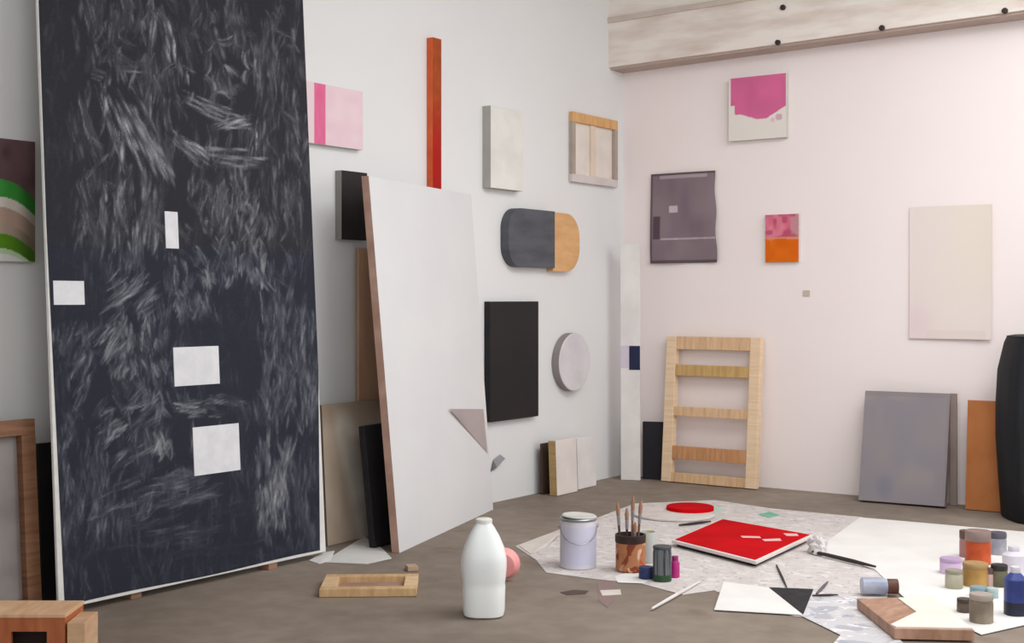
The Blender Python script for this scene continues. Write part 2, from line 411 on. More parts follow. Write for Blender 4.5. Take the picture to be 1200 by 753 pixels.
# striped painting behind the big one
mx, wd, h = hang('L', -18, 41, 163, 306, .03)
def f(u, v):
    y = 163+(1-v)*143; x = -18+u*59
    e = y-.0125*x*max(x, 0)  # stripes darken to the right: shadow put into the paint colours
    if e < 211: c = mixc((78,58,62), (108,82,84), vn(u*5, v*9))
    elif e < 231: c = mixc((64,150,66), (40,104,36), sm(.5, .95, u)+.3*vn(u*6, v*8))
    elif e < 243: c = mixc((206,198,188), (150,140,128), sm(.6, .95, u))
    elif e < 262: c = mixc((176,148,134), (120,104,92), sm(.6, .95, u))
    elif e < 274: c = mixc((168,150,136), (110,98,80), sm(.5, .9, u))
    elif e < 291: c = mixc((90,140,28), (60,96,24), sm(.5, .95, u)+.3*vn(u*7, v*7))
    elif e < 297: c = (176,200,164)
    else: c = (212,211,208)
    return c
tag(painted('painting', wd, h, .03, 60, 110, f, W_SIDE, mx=mx), 'striped green and mauve painting on left wall beside the huge dark one', 'painting')
# pink striped
mx, wd, h = hang('L', 357, 425, 101, 171, .03)
def f(u, v):
    x = 357+u*68
    if x < 368: return (228,208,214)
    if x < 381: return mixc((226,116,156), (220,102,146), vn(u*40, v*5))
    return mixc((232,208,214), (226,196,206), vn(u*7, v*6))
tag(painted('painting', wd, h, .03, 68, 40, f, W_SIDE, mx=mx), 'pale pink painting with one hot pink stripe', 'painting')
# small black painting
mx, wd, h = hang('L', 400, 430, 201, 281, .035)
o = thing('painting', 'small tall black painting with pale sides, hung behind the white board', 'painting', mx)
bm = B(); fs = box(bm, 0, wd, -.035, 0, 0, h); fs[2].material_index = 0
for i in (0,1,3,4,5): fs[i].material_index = 1
obj('canvas', bm, [mat('brown_black', (40,34,32), .6, (28,26,26), 9), GREY_SIDE], o)
# orange-red bar
mx, wd, h = hang('L', 506, 516, 45, 221, .03)
def f(u, v): return mixc((168,28,22), mixc((178,84,40), (150,70,34), vn(u*3, v*20)), sm(.15, .75, v))
o = painted('wall_bar', wd, h, .035, 6, 80, f, mat('orange_side', (226,104,56), .6, (208,84,44), 9), mx=mx)
tag(o, 'narrow vertical bar in orange and red mounted on left wall', 'wall bar')
# white canvas
mx, wd, h = hang('L', 575, 613, 127, 222, .05)
bm = B(); fs = box(bm, 0, wd, -.05, 0, 0, h)
for i in (0,5): fs[i].material_index = 1  # left side and underside coloured darker, as they lie in shade
tag(obj('blank_canvas', bm, [mat('white_gesso', (228,227,222), .8), mat('shaded_edge', (176,174,168), .8)], None, mx, .003), 'blank white canvas with shaded side and underside, hung beside the orange bar', 'canvas')
# small stretcher frame
T = .028; mx, wd, h = hang('L', 671, 724, 136, 216, T)
o = thing('stretcher_frame', 'small stretcher frame with pine top rail, hung near the room corner', 'frame', mx)
s = wd*.11
boxobj('canvas', (.004, wd-.004, -.006, 0, .004, h-.004), mat('canvas_reverse', (232,222,214), .85), o, bevel=0)
boxobj('rail', (0, wd, -T, -.006, h-s, h), wood('warm_pine', (224,178,122), (200,150,96), (30,4,4)), o)
boxobj('rail', (0, wd, -T, -.006, 0, s*.8), mat('pale_rail', (214,204,202), .7), o)
boxobj('stile', (0, s*.6, -T, -.006, s*.8, h-s), mat('grey_stile', (176,162,150), .7), o)
boxobj('stile', (wd-s*.6, wd, -T, -.006, s*.8, h-s), mat('grey_stile', (176,162,150), .7), o)
boxobj('crossbar', (wd*.43, wd*.54, -T+.01, -.006, s*.8, h-s), mat('pale_pine', (230,210,192), .7), o)
# rounded two-tone piece
T = .05
def rounded(wd, h, left, r):
    pts = []; n = 14; cs = [(r, r, 180), (wd, 0, None), (wd, h, None), (r, h-r, 90)] if left else None
    if left:
        pts = [(wd, 0), (wd, h)]
        pts += [(r+r*math.cos(math.radians(a)), h-r+r*math.sin(math.radians(a))) for a in np.linspace(90, 180, n)]
        pts += [(r+r*math.cos(math.radians(a)), r+r*math.sin(math.radians(a))) for a in np.linspace(180, 270, n)]
    else:
        pts = [(0, h), (0, 0)]
        pts += [(wd-r+r*math.cos(math.radians(a)), r+r*math.sin(math.radians(a))) for a in np.linspace(-90, 0, n)]
        pts += [(wd-r+r*math.cos(math.radians(a)), h-r+r*math.sin(math.radians(a))) for a in np.linspace(0, 90, n)]
    return pts
mx, wd, h = hang('L', 596, 650, 245, 313, T); mx2, wd2, h2 = hang('L', 650, 681, 250, 318, T)
o = thing('shaped_panel', 'rounded two-tone wall piece, slate grey left half and tan right half', 'wall relief', mx)
bm = B(); prism(bm, rounded(wd, h, True, h*.36), 'y', -T, 0)
obj('slate_half', bm, mat('slate_paint', (90,93,100), .6, (76,76,82), 5, (1,1,4)), o)['label'] = 'slate grey half'
dz = mx2.translation.z-mx.translation.z
bm = B(); prism(bm, [(x+wd, z+dz) for x, z in rounded(wd2, h2, False, h2*.42)], 'y', -T*.8, 0)
obj('tan_half', bm, wood('tan_ply', (222,176,126), (206,158,108), (4,4,14)), o)['label'] = 'tan half'
# black rectangle
mx, wd, h = hang('L', 574, 631, 353, 491, .035)
tag(boxobj('painting', (0, wd, -.035, 0, 0, h), mat('black_painting', (36,32,33), .6, (28,28,30), 6), None, mx, .002), 'matt black painting hung just behind the tall white board', 'painting')
# grey disc
T = .05; p0 = at_x(674, 424, T); r = scale_at(p0)*34
bm = B(); lathe(bm, [(r-.004,0),(r,.004),(r,T-.004),(r-.004,T)], 56)
for f_ in bm.faces:
    if all(v.co.z > T-.005 for v in f_.verts): f_.material_index = 0
    else: f_.material_index = 1
tag(obj('round_canvas', bm, [mat('disc_grey', (216,212,216), .7, (204,200,205), 7), mat('disc_side', (150,142,140), .8)], None, Matrix.Translation((.001, p0.y, p0.z)) @ Matrix.Rotation(math.pi/2, 4, 'Y'), 0, True), 'round pale grey canvas on left wall under the two-tone piece', 'canvas')
# grey scrap curling off the wall
mx, wd, h = hang('L', 578, 590, 533, 552, .02)
bm = B(); n = 8
pf = [(0, 0, h*.1), (wd*.4, -.015, h*.5), (wd*.8, -.03, h)]
for i in range(2): pass
v = [bm.verts.new(p) for p in ((0,-.001,0),(wd*.35,-.02,h*.25),(wd,-.03,h*.75),(wd*.8,-.012,h),(wd*.25,-.001,h*.7))]
bm.faces.new(v[:3]+[v[3], v[4]]); bmesh.ops.solidify(bm, geom=bm.faces[:], thickness=.002)
tag(obj('paper_scrap', bm, mat('grey_scrap', (150,148,152), .8), None, mx), 'small curled grey scrap on left wall beside the white board', 'paper')

# ------------------------------------------------------------------ leaning along the left wall
# brown frame at the left
T = .05; mx, wd, h = lean((-60, 743), (50, 719), (-69, 501), T, 0, 'L')
o = thing('picture_frame', 'brown wooden frame around grey canvas, leaning left of the huge dark painting', 'frame', mx)
FRW = wood('brown_frame_wood', (142,102,76), (112,76,54)); s = .05
boxobj('canvas', (s*.8, wd-s*.8, -.02, -.012, s*.8, h-s*.8), mat('grey_canvas', (150,144,142), .8, (128,120,118), 5), o, bevel=0)
boxobj('rail', (0, wd, -T, 0, h-s, h), FRW, o); boxobj('rail', (0, wd, -T, 0, 0, s), FRW, o)
boxobj('stile', (0, s, -T, 0, s, h-s), FRW, o); boxobj('stile', (wd-s, wd, -T, 0, s, h-s), FRW, o)
# black sheet standing in for the deep shadow between frame and painting
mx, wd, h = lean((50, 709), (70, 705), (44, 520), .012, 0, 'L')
tag(boxobj('board', (0, wd, -.012, 0, 0, h), BLK, None, mx), 'narrow black stand-in for shadow between brown frame and huge dark painting', 'board')
# grey-brown board and black strip behind the white one
mx, wd, h = lean((384, 640), (452, 624), (377, 475), .012, 0, 'L')
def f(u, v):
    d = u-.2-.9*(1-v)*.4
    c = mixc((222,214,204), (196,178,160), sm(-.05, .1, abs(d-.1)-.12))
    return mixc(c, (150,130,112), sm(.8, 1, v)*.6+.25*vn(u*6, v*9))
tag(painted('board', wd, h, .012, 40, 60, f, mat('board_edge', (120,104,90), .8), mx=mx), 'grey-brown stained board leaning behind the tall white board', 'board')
mx, wd, h = lean((440, 643), (470, 634), (427, 500), .03, 0, 'L')
tag(boxobj('board', (0, wd, -.03, 0, 0, h), BLK, None, mx), 'thin black board leaning between grey-brown board and tall white board', 'board')
# brown plywood strip high behind the white board
mx, wd, h = hang('L', 419, 470, 292, 476, .02)
mx2 = Matrix.Translation((.0, 0, 0)) @ mx
p = mx.translation.copy(); q = Matrix.Translation((.012, p.y, 0.001)) @ RL
tag(boxobj('plywood_sheet', (0, wd, -.015, 0, 0, p.z+h), wood('red_ply', (204,162,132), (178,136,110), (6,6,2)), None, q), 'reddish brown plywood strip standing against left wall behind white board', 'board')
# tall white board
b0, b1 = at_z(468, 648), at_z(578, 597)
t0 = CAM+ray(432, 206)*((lambda r: (.285-CAM.x)/r.x)(ray(432, 206))); t1 = CAM+ray(552, 228)*((lambda r: (.062-CAM.x)/r.x)(ray(552, 228)))
wdv = (b1-b0).normalized(); nrm = Vector((-wdv.y, wdv.x, 0))     # away from the viewer
if nrm.x > 0: nrm = -nrm
TH = .032
mxw = Matrix.Translation(b0) @ Matrix.Rotation(math.atan2(wdv.y, wdv.x), 4, 'Z'); inv = mxw.inverted()
fr = [inv @ p for p in (b0, b1, t1, t0)]
fr[0].z = fr[1].z = .001
bk = [p+Vector((0, TH, 0)) for p in fr]
o = thing('white_board', 'tall white painted board leaning out from left wall, grey triangle on edge', 'board', mxw)
bm = B(); hexa(bm, fr, [bk[0], bk[1], bk[2], bk[3]])
bm.faces.ensure_lookup_table()
for f_ in bm.faces:
    f_.material_index = 1 if all(min((v.co-fr[0]).length, (v.co-fr[3]).length, (v.co-bk[0]).length, (v.co-bk[3]).length) < .01 for v in f_.verts) else 0
bmesh.ops.subdivide_edges(bm, edges=bm.edges[:], cuts=10, use_grid_fill=True)
obj('panel', bm, [mat('white_board_paint', (220,220,221), .7, (216,216,218), 3), mat('raw_wood_edge', (192,158,142), .75, (168,132,118), 9)], o, None, 0, True)
n3 = (fr[1]-fr[0]).cross(fr[3]-fr[0]).normalized()
def onb(px, py, lift=.002):
    r = inv.to_3x3() @ ray(px, py); c = inv @ CAM; q = fr[1]; n = (fr[1]-fr[0]).cross(fr[2]-fr[1]).normalized()
    return c+r*((q-c).dot(n)/r.dot(n))-r.normalized()*lift*2
bm = B(); pts = [onb(527,479), onb(566.5,479), onb(571.5,531)]
vv_ = [bm.verts.new(p) for p in pts]; bm.faces.new(vv_); bmesh.ops.solidify(bm, geom=bm.faces[:], thickness=.002)
obj('painted_triangle', bm, mat('triangle_grey', (212,201,200), .8, (204,192,190), 5), o)['label'] = 'grey-pink triangle at the edge'
# canvases on the floor near the corner
mx, wd, h = lean((636, 579.5), (651, 576), (635, 520), .012, 0, 'L')
tag(boxobj('board', (0, wd+.04, -.012, 0, 0, h), mat('umber_board', (72,54,42), .7), None, mx), 'dark brown board behind the low white canvas, near the corner', 'board')
mx, wd, h = lean((653, 581.5), (677, 576), (651, 517), .045, 0, None)
bm = B(); fs = box(bm, 0, wd, -.045, 0, 0, h); fs[5].material_index = 1
tag(obj('canvas', bm, [mat('white_canvas_low', (230,222,218), .8), wood('tan_side', (190,160,112), (160,130,84))], None, mx, .002), 'low white canvas with tan wooden side on floor by left wall', 'canvas')
mx, wd, h = lean((678, 574), (699, 569), (676, 514), .03, 0, None)
tag(boxobj('canvas', (0, wd, -.03, 0, 0, h), mat('white_canvas_pale', (232,228,228), .8), None, mx), 'narrow white canvas on floor, the one nearer the white plank', 'canvas')

# ------------------------------------------------------------------ back wall, leaning
mx, wd, h = lean((727.5, 562), (750, 563), (727, 286), .02, 0, 'B')
o = thing('plank', 'tall narrow white plank with dark blue patch, leaning in the room corner', 'plank', mx)
boxobj('board', (0, wd, -.02, 0, 0, h), mat('plank_white', (236,232,230), .7), o)
zz = lambda y: (562-y)/(562-286)*h
boxobj('blue_patch', (wd*.45, wd+.001, -.022, -.018, zz(433), zz(405)), mat('navy', (34,40,72), .6), o, bevel=0)['label'] = 'dark blue patch'
boxobj('lilac_patch', (.0, wd*.45, -.0215, -.018, zz(431), zz(405)), mat('lilac_wash', (218,208,222), .7), o, bevel=0)
mx, wd, h = lean((753, 561), (777, 562), (753, 494), .025, 0, 'B')
tag(boxobj('panel', (0, wd, -.025, 0, 0, h), mat('black_panel', (34,32,38), .6), None, mx), 'small black panel standing between white plank and ladder-like stretcher', 'panel')
T = .045; mx, wd, h = lean((774.5, 564), (885, 574), (795, 394), T, 0, 'B')
o = thing('stretcher_frame', 'large bare pine stretcher with crossbars, leaning on the back wall', 'frame', mx)
sw = wd*.105; Z = lambda y: (564-y)/(564-394)*h
boxobj('stile', (0, sw, -T, 0, 0, h), wood('stile_pine', (240,214,184), (226,194,158)), o)
boxobj('stile', (wd-sw, wd, -T, 0, 0, h), wood('stile_pine', (240,214,184), (226,194,158)), o)
for a, b, m in ((409,394,PINE2),(440,427,wood('olive_pine', (206,172,116), (184,148,92), (30,4,4))),(487,476,PINE2),(537,522,wood('red_pine', (208,156,112), (182,128,86), (30,4,4))),(564,553,PINE2)):
    z0, z1 = max(0, Z(a)), min(h, Z(b)); boxobj('crossbar', (sw, wd-sw, -T+.004, -.004, z0, z1), m, o)
T = .045; mx, wd, h = lean((1006, 588), (1107, 596), (1014, 460), .045, 0, 'B')
o = thing('painting', 'grey painting leaning on the floor against the back wall', 'painting', mx)
def f(u, v):
    c = mixc((146,138,141), (138,133,140), vn(u*4, v*5))
    c = mixc(c, (156,146,146), sm(.6, .9, vn(u*5+9, v*4))*.6)
    if v > .96 or u > .97: c = mixc(c, (138,128,130), .6)
    return mixc(c, (120,120,138), .5*sm(.16, .02, math.hypot(u-.3, v-.13)))
painted('canvas', wd, h, T, 50, 60, f, mat('grey_brown_side', (142,128,122), .8), o)
mx, wd, h = lean((1113, 592), (1121, 592.8), (1113, 461), .012, 0, 'B')
tag(boxobj('board', (0, wd, -.012, 0, 0, h), mat('taupe_board', (150,136,128), .8, (136,120,112), 6), None, mx), 'narrow taupe board standing at the right side of grey painting', 'board')
mx, wd, h = lean((1131, 597), (1178, 601), (1134, 469), .018, 0, 'B')
tag(boxobj('board', (0, wd, -.018, 0, 0, h), wood('orange_ply', (186,118,66), (164,98,50), (4,4,3)), None, mx), 'orange-brown wooden board leaning between grey painting and black case', 'board')
# black case
p = at_z(1200, 612); s = scale_at(p); bm = B()
hh = 216*s; prof = [(.165,0),(.172,.01),(.182,hh*.2),(.194,hh*.45),(.194,hh*.62),(.186,hh*.82),(.16,hh*.97),(.15,hh)]
lathe(bm, prof, 72, 3.2)
for v in bm.verts:
    a = math.atan2(v.co.y, v.co.x); q = 1+.012*math.cos(a*36); v.co.x *= q; v.co.y *= q
o = thing('storage_case', 'tall black ribbed case with bulging side, standing by the back wall', 'case', Matrix.Translation((p.x+.06, p.y+.13, .001)) @ Matrix.Rotation(CR, 4, 'Z'))
obj('body', bm, mat('black_fabric', (30,32,38), .6, (22,24,28), 30, (1,1,.1)), o, None, 0, True)
bm = B(); lathe(bm, [(.15,hh),(.152,hh+.006),(.12,hh+.012),(.02,hh+.014)], 48, 3.2); obj('lid', bm, BLK, o, None, 0, True)

# ------------------------------------------------------------------ back wall, hung
mx, wd, h = hang('B', 854, 921, 89, 163, .035)
def f(u, v):
    x = u*67; y = (1-v)*74
    edge = 40+9*math.sin(u*3.0-.3)-8*sm(.65, 1, u)+3*vn(u*8, 1)
    pk = mixc((224,110,158), (210,104,150), vn(u*5, v*4))
    if x > 2.5 and y < edge and not (y > 32 and x < 7): return pk
    if math.hypot(x-59, y-50) < 4: return (212,176,190)
    if math.hypot(x-52, y-53) < 2.5: return (226,196,206)
    return (232,226,220)
tag(painted('painting', wd, h, .035, 70, 74, f, W_SIDE, mx=mx), 'white canvas with hot pink blot over its upper half, on back wall', 'painting')
mx, wd, h = hang('B', 763, 837, 202, 308, .012)
def f(u, v):
    x = u*74; y = (1-v)*106
    c = mixc((138,122,130), (122,106,118), vn(u*4, v*5)); c = mixc(c, (142,126,128), .6*vn(u*9+3, v*3))
    if 21 < x < 32 and 38 < y < 47: c = (196,186,196)
    if 76 < y < 79 and x > 12: c = mixc((190,176,182), c, .3*vn(u*20, 0))
    if 3 < x < 12 and 50 < y < 78: c = (88,72,82)
    if x < 3: c = (104,90,98)
    if 2.5 < y < 6 and 10 < x < 66: c = (168,154,160)
    if y < 2 or y > 102: c = (96,82,86)
    return c
def shp(u, v): return (u*wd-.0+(.018*(1-v) if u > .5 else -.004*(1-v))*(2*abs(u-.5))+.004*math.sin(v*14)*u*u, -.014-.006*math.sin(u*7+v*4)*(1-v*.5), v*h)
tag(painted('painted_cloth', wd, h, .004, 74, 106, f, mat('mauve_edge', (96,84,90), .8), mx=mx, shape=shp), 'mauve-grey painted cloth pinned to the back wall', 'cloth')
mx, wd, h = hang('B', 897, 936, 251, 307, .02)
def f(u, v):
    if v < .46+.03*vn(u*6, 2): return mixc((226,112,20), (214,98,14), vn(u*5, v*5))
    if v < .52: return (222,140,110)
    c = mixc((212,100,128), (222,134,150), vn(u*6, v*7))
    if u > .75: c = (196,140,146)
    return mixc(c, (176,70,100), .7*sm(.5, .8, vn(u*7+5, v*8)))
tag(painted('painting', wd, h, .02, 40, 56, f, W_SIDE, mx=mx), 'small painting, pink above orange, on the back wall', 'painting')
mx, wd, h = hang('B', 941, 949, 340, 347, .004)
tag(boxobj('tape_scrap', (0, wd, -.004, 0, 0, h), mat('tape', (206,190,176), .8), None, mx, .001), 'tiny beige tape scrap on the back wall below the orange painting', 'tape')
mx, wd, h = hang('B', 1066, 1163, 241, 397, .006)
def f(u, v):
    c = mixc((232,219,215), (230,219,208), sm(.2, .8, u)*sm(.1, .6, v)); c = mixc(c, (228,208,212), .8*sm(.3, .0, math.hypot(u-.08, (v-.12)*1.2)))
    if v < .07 and .2 < u < .93: c = mixc(c, (222,206,202), .5)
    return c
def shp(u, v): return (u*wd, -.006-.012*(1-v)**3*(.4+.6*u)-.006*u**8, v*h)
tag(painted('paper_sheet', wd, h, .002, 50, 70, f, mat('paper_edge', (222,208,202), .8), mx=mx, shape=shp), 'large pale cream paper sheet pinned to the back wall above grey painting', 'paper')

# ------------------------------------------------------------------ sheets on the floor
SPL = splatter_mat('splattered_paper', (206,199,197), [((200,192,190),9,.53,0),((218,212,210),14,.56,3),((160,153,152),34,.62,7),((96,92,96),52,.70,11),((200,160,160),22,.70,15),((150,168,190),26,.72,21)])
def sheet(name, pts, m, label, z=.001, t=.0015, cat='paper', curl=None):
    P = [at_z(x, y) for x, y in pts]; c = sum(P, Vector())/len(P)
    bm = B(); prism(bm, [((p-c).x, (p-c).y) for p in P], 'z', 0, t)
    if curl:
        for v in bm.verts: v.co.z += curl.get(min(range(len(P)), key=lambda i: ((P[i]-c)-Vector((v.co.x, v.co.y, 0))).length), 0)
    return tag(obj(name, bm, m, None, Matrix.Translation((c.x, c.y, z))), label, cat)
sheet('drop_sheet', [(604,640),(652,622),(702,606),(744,590),(838,586),(905,596),(1010,606),(1046,640),(1040,700),(1000,728),(930,722),(836,692),(800,697),(752,684),(700,679),(640,671),(628,656)], SPL, 'paint-splattered grey drop sheet spread under the pots and red painting', .001, .001, 'drop sheet')
sheet('plastic_sheet', [(938,722),(953,694),(1004,700),(1052,748),(1080,775),(960,775),(985,745)], splatter_mat('stained_plastic', (202,200,204), [((176,176,184),12,.52,2),((226,222,224),18,.56,5),((140,156,186),24,.66,9),((212,176,180),20,.68,13)]), 'crumpled pale plastic sheet in front of the black paper triangle', .0025)
WP = mat('white_paper', (232,230,228), .8, (224,221,219), 5)
sheet('paper_sheet', [(957,644),(1008,607),(1110,616),(1235,627),(1260,720),(1150,745),(1058,700),(1026,669)], WP, 'large white paper sheet on floor, reaching under the jars', .0035)
bm = B(); P = [at_z(x, y) for x, y in ((848,683),(902,690),(941,722),(837,716))]; c = sum(P, Vector())/4
o = thing('paper_sheet', 'white paper with a black triangular corner lying on the drop sheet', 'paper', Matrix.Translation((c.x, c.y, .004)))
prism(bm, [((p-c).x, (p-c).y) for p in P], 'z', 0, .002); obj('white_sheet', bm, WP, o)
bm = B(); prism(bm, [((p-c).x, (p-c).y) for p in (at_z(901,690), at_z(953,692), at_z(941,722))], 'z', 0, .003); obj('black_corner', bm, mat('black_paper', (46,46,48), .8, (34,34,36), 30), o)['label'] = 'black triangular corner'
sheet('paper_sheet', [(378,659),(402,644),(427,629),(448,643),(459,654.5),(430,661)], mat('dull_white_paper', (222,220,218), .8), 'white triangular paper on floor at the foot of the grey-brown board', .001, .002)
sheet('paper_scrap', [(362,657),(380,651),(392,650),(388,657),(374,661)], mat('dull_white_paper', (222,220,218), .8), 'curled white paper scrap beside the huge dark painting corner', .001, .002, 'paper', {1:.012, 2:.014})
sheet('paper_scrap', [(608,640),(632,630),(656,628),(640,642),(622,650)], mat('cream_paper', (214,206,198), .8), 'crumpled cream paper scrap left of the white paint can', .0025, .002, 'paper', {2:.01})
sheet('paper_scrap', [(703,692),(727,691),(728,697),(706,698)], mat('cream_paper', (214,206,198), .8), 'small white paper scrap on concrete below the brush jar', .001, .0015)
for pts, lab in (([(656,694),(672,691),(690,692),(686,696),(664,697)], 'dark brown paint smear on concrete below the paint can'), ):
    sheet('paint_smear', pts, mat('brown_smear', (84,70,60), .6), lab, .0008, .0006, 'paint smear')
sheet('paper_scrap', [(720,676),(746,668),(770,676),(754,684),(724,683)], WP, 'white paper slip under the brush jar and navy pot', .0025, .0005)
sheet('paint_smear', [(700,682),(716,680),(722,700),(712,712),(702,704)], mat('mauve_smear', (140,118,116), .7), 'dull mauve paint smear on concrete under the brush jar', .0006, .0005, 'paint smear')
sheet('paper_scrap', [(888,603),(902,600),(914,604),(900,607)], mat('green_scrap', (120,186,158), .7), 'small green scrap on the drop sheet behind red painting', .0025, .001)
sheet('paper_scrap', [(818,598),(838,593),(850,597),(838,604),(824,603)], mat('mint_scrap', (196,216,204), .7), 'pale mint paper scrap beside the red round painting', .0025, .001)

# ------------------------------------------------------------------ red paintings on the floor
RED = mat('red_paint', (200,4,18), .85, (180,2,14), 5, (1,1,1), spec=.08)
zt = .03; P = [at_z(x, y, zt) for x, y in ((787,632),(886,657),(953,626),(846,607))]; c = sum(P, Vector())/4; c.z = 0
o = thing('painting', 'red square painting with white edges and dashes lying on the floor', 'painting', Matrix.Translation((c.x, c.y, .002)))
loc = [((p-c).x, (p-c).y) for p in P]
bm = B(); prism(bm, loc, 'z', .014, zt-.003); obj('canvas', bm, mat('white_edge', (226,214,212), .8), o, None, .002)
bm = B(); prism(bm, [(x*.92, y*.92) for x, y in loc], 'z', 0, .014); obj('shadow_riser', bm, BLK, o)  # black riser: the shadow under the canvas put into its colour
bm = B(); prism(bm, [(x*.95, y*.95) for x, y in loc], 'z', zt-.003, zt-.001); obj('paint_field', bm, RED, o)['label'] = 'red painted field'
for pts in ([(868,628),(890,628.6),(892,630.5),(870,630)], [(893,632),(914,631),(916,633.5),(896,634)], [(918,625),(934,625.5),(936,628),(922,628)]):
    bm = B(); prism(bm, [((at_z(x, y, zt)-c).x, (at_z(x, y, zt)-c).y) for x, y in pts], 'z', zt-.0015, zt); obj('white_dash', bm, mat('pink_white', (236,190,190), .7), o)
p = at_z(790, 604); s = scale_at(p); R = 48*s
bm = B(); lathe(bm, [(R*.97,0),(R,.004),(R,.01),(R*.97,.012)], 56)
o = thing('round_painting', 'round white painting with red disc lying on floor behind brushes', 'painting', Matrix.Translation((p.x, p.y, .0025)))
obj('white_disc', bm, mat('pale_disc', (216,208,204), .8, (200,190,186), 9), o)
bm = B(); lathe(bm, [(28*s,.012),(28*s,.028),(27*s,.03)], 48); obj('red_disc', bm, RED, o, Matrix.Translation((p.x+.02, p.y+.12, .0025)))

# ------------------------------------------------------------------ jug, bowl, paint can
p = at_z(556, 724); s = scale_at(p)
o = thing('plastic_jug', 'white translucent plastic jug standing alone on the concrete floor', 'jug', Matrix.Translation((p.x, p.y+.05, .001)) @ Matrix.Rotation(CR, 4, 'Z'))
JUG = mat('milky_plastic', (240,243,243), .4, (235,239,240), 4)
JUG.node_tree.nodes['Principled BSDF'].inputs['Subsurface Weight'].default_value = .25
JUG.node_tree.nodes['Principled BSDF'].inputs['Subsurface Radius'].default_value = (.05,.05,.05)
bm = B(); Hj = 112*s
pr = [(.055,0),(.063,.005),(.066,.02),(.068,.09),(.0665,.1),(.068,.11),(.072,.15),(.072,Hj*.58),(.0695,Hj*.64),(.063,Hj*.72),(.049,Hj*.83),(.034,Hj*.92),(.027,Hj*.955),(.025,Hj*.97)]
lathe(bm, pr, 44, 3.0); obj('body', bm, JUG, o, None, 0, True)
bm = B(); lathe(bm, [(.0265,Hj*.968),(.0265,Hj*1.01),(.022,Hj*1.02)], 24); obj('cap', bm, mat('cap_white', (226,226,222), .5), o, None, 0, True)
bm = B(); tube(bm, [(.0,.03,Hj*.92),(.0,.056,Hj*.88),(.0,.078,Hj*.78),(.0,.085,Hj*.66),(.0,.066,Hj*.54)], .011, 10); obj('handle', bm, JUG, o, None, 0, True)
p = at_z(585, 683); bm = B()
R = .057; prf = [(R*.6,0),(R*.75,.002),(R,.034),(R*.95,.034),(R*.7,.005),(.002,.004)]
lathe(bm, prf, 40)
o = tag(obj('plastic_bowl', bm, mat('pink_plastic', (246,168,166), .5, (240,158,158), 6), None, Matrix.Translation((p.x, p.y+.02, R+.001)) @ Matrix.Rotation(CR-.2, 4, 'Z') @ Matrix.Rotation(math.radians(-84), 4, 'X'), 0, True), 'small pink plastic bowl on its edge behind the white jug', 'bowl')
# paint can
p = at_z(666, 668); s = scale_at(p); R = 21.5*s; Hc = 58*s
o = thing('paint_can', 'white paint can with loose lid on the drop sheet', 'paint can', Matrix.Translation((p.x-.575*.0, p.y+R, .0025)) @ Matrix.Rotation(CR, 4, 'Z'))
TIN = mat('tin', (168,170,172), .35, metal=.7)
bm = B(); lathe(bm, [(R*.96,0),(R,.003),(R,Hc-.01),(R*.97,Hc-.006)], 44); obj('body', bm, mat('can_white', (212,210,218), .5, (200,196,206), 6), o, None, 0, True)
bm = B(); n = 24
for k_ in range(n):
    a0, a1 = math.radians(-140+k_*200/n), math.radians(-140+(k_+1)*200/n)
    q = [bm.verts.new((R*1.006*math.cos(a), R*1.006*math.sin(a), z)) for a, z in ((a0,.018),(a1,.018),(a1,Hc*.86),(a0,Hc*.86))]; bm.faces.new(q)
bmesh.ops.remove_doubles(bm, verts=bm.verts[:], dist=1e-5); obj('label_wrap', bm, mat('lilac_label', (200,202,226), .5, (212,208,226), 4), o, None, 0, True)['label'] = 'pale lilac label'
bm = B(); lathe(bm, [(R*.97,Hc-.008),(R*1.02,Hc-.006),(R*1.03,Hc),(R*1.0,Hc+.003),(R*.8,Hc+.002),(R*.8,Hc-.006)], 44); obj('rim', bm, TIN, o, None, 0, True)
bm = B(); lathe(bm, [(R*.94,0),(R*.97,.004),(R*.9,.008),(R*.5,.006),(.001,.006)], 40)
l = obj('lid', bm, mat('lid_grey', (190,192,188), .5, (214,212,206), 8), o, None, 0, True); l.matrix_local = Matrix.Translation((.004, .0, Hc+.004)) @ Matrix.Rotation(.05, 4, 'Y')
bm = B(); tube(bm, [(R*1.02*math.cos(a), -.004-.02*math.sin(a)-R*.98*math.sin(a), Hc*.84-.055*math.sin(a)) for a in np.linspace(0, math.pi, 20)], .0018, 6); obj('bail_handle', bm, TIN, o, None, 0, True)
for sx in (-1, 1):
    bm = B(); lathe(bm, [(.008,0),(.008,.006),(.004,.008)], 14); l = obj('lug', bm, TIN, o); l.matrix_local = Matrix.Translation((sx*R, 0, Hc*.84)) @ Matrix.Rotation(sx*math.pi/2, 4, 'Y')

# ------------------------------------------------------------------ brush jar and brushes
p = at_z(730, 672); s = scale_at(p); R = 17.5*s; Hj = 43*s
jc = Vector((p.x, p.y+R, .0035))
RJ = Matrix.Translation(jc) @ Matrix.Rotation(CR, 4, 'Z')
o = thing('brush_jar', 'paint-crusted orange-brown jar holding upright brushes', 'jar', RJ)
bm = B(); lathe(bm, [(R*.9,0),(R,.006),(R,Hj*.8),(R*.97,Hj*.8),(R*.97,.008),(.001,.008)], 36, close=False)
JM = splatter_mat('jar_smears', (176,116,78), [((126,54,28),14,.5,1),((216,178,150),16,.58,4),((190,74,20),20,.58,8),((66,46,40),12,.62,12)])
obj('body', bm, JM, o, None, 0, True)
bm = B(); lathe(bm, [(R*1.0,Hj*.78),(R*1.04,Hj*.8),(R*1.04,Hj*.99),(R,Hj),(R*.93,Hj),(R*.93,Hj*.78)], 36, close=False); obj('rim_band', bm, mat('crusted_rim', (66,48,44), .6, (48,36,34), 20), o, None, 0, True)['label'] = 'dark brown crusted rim'
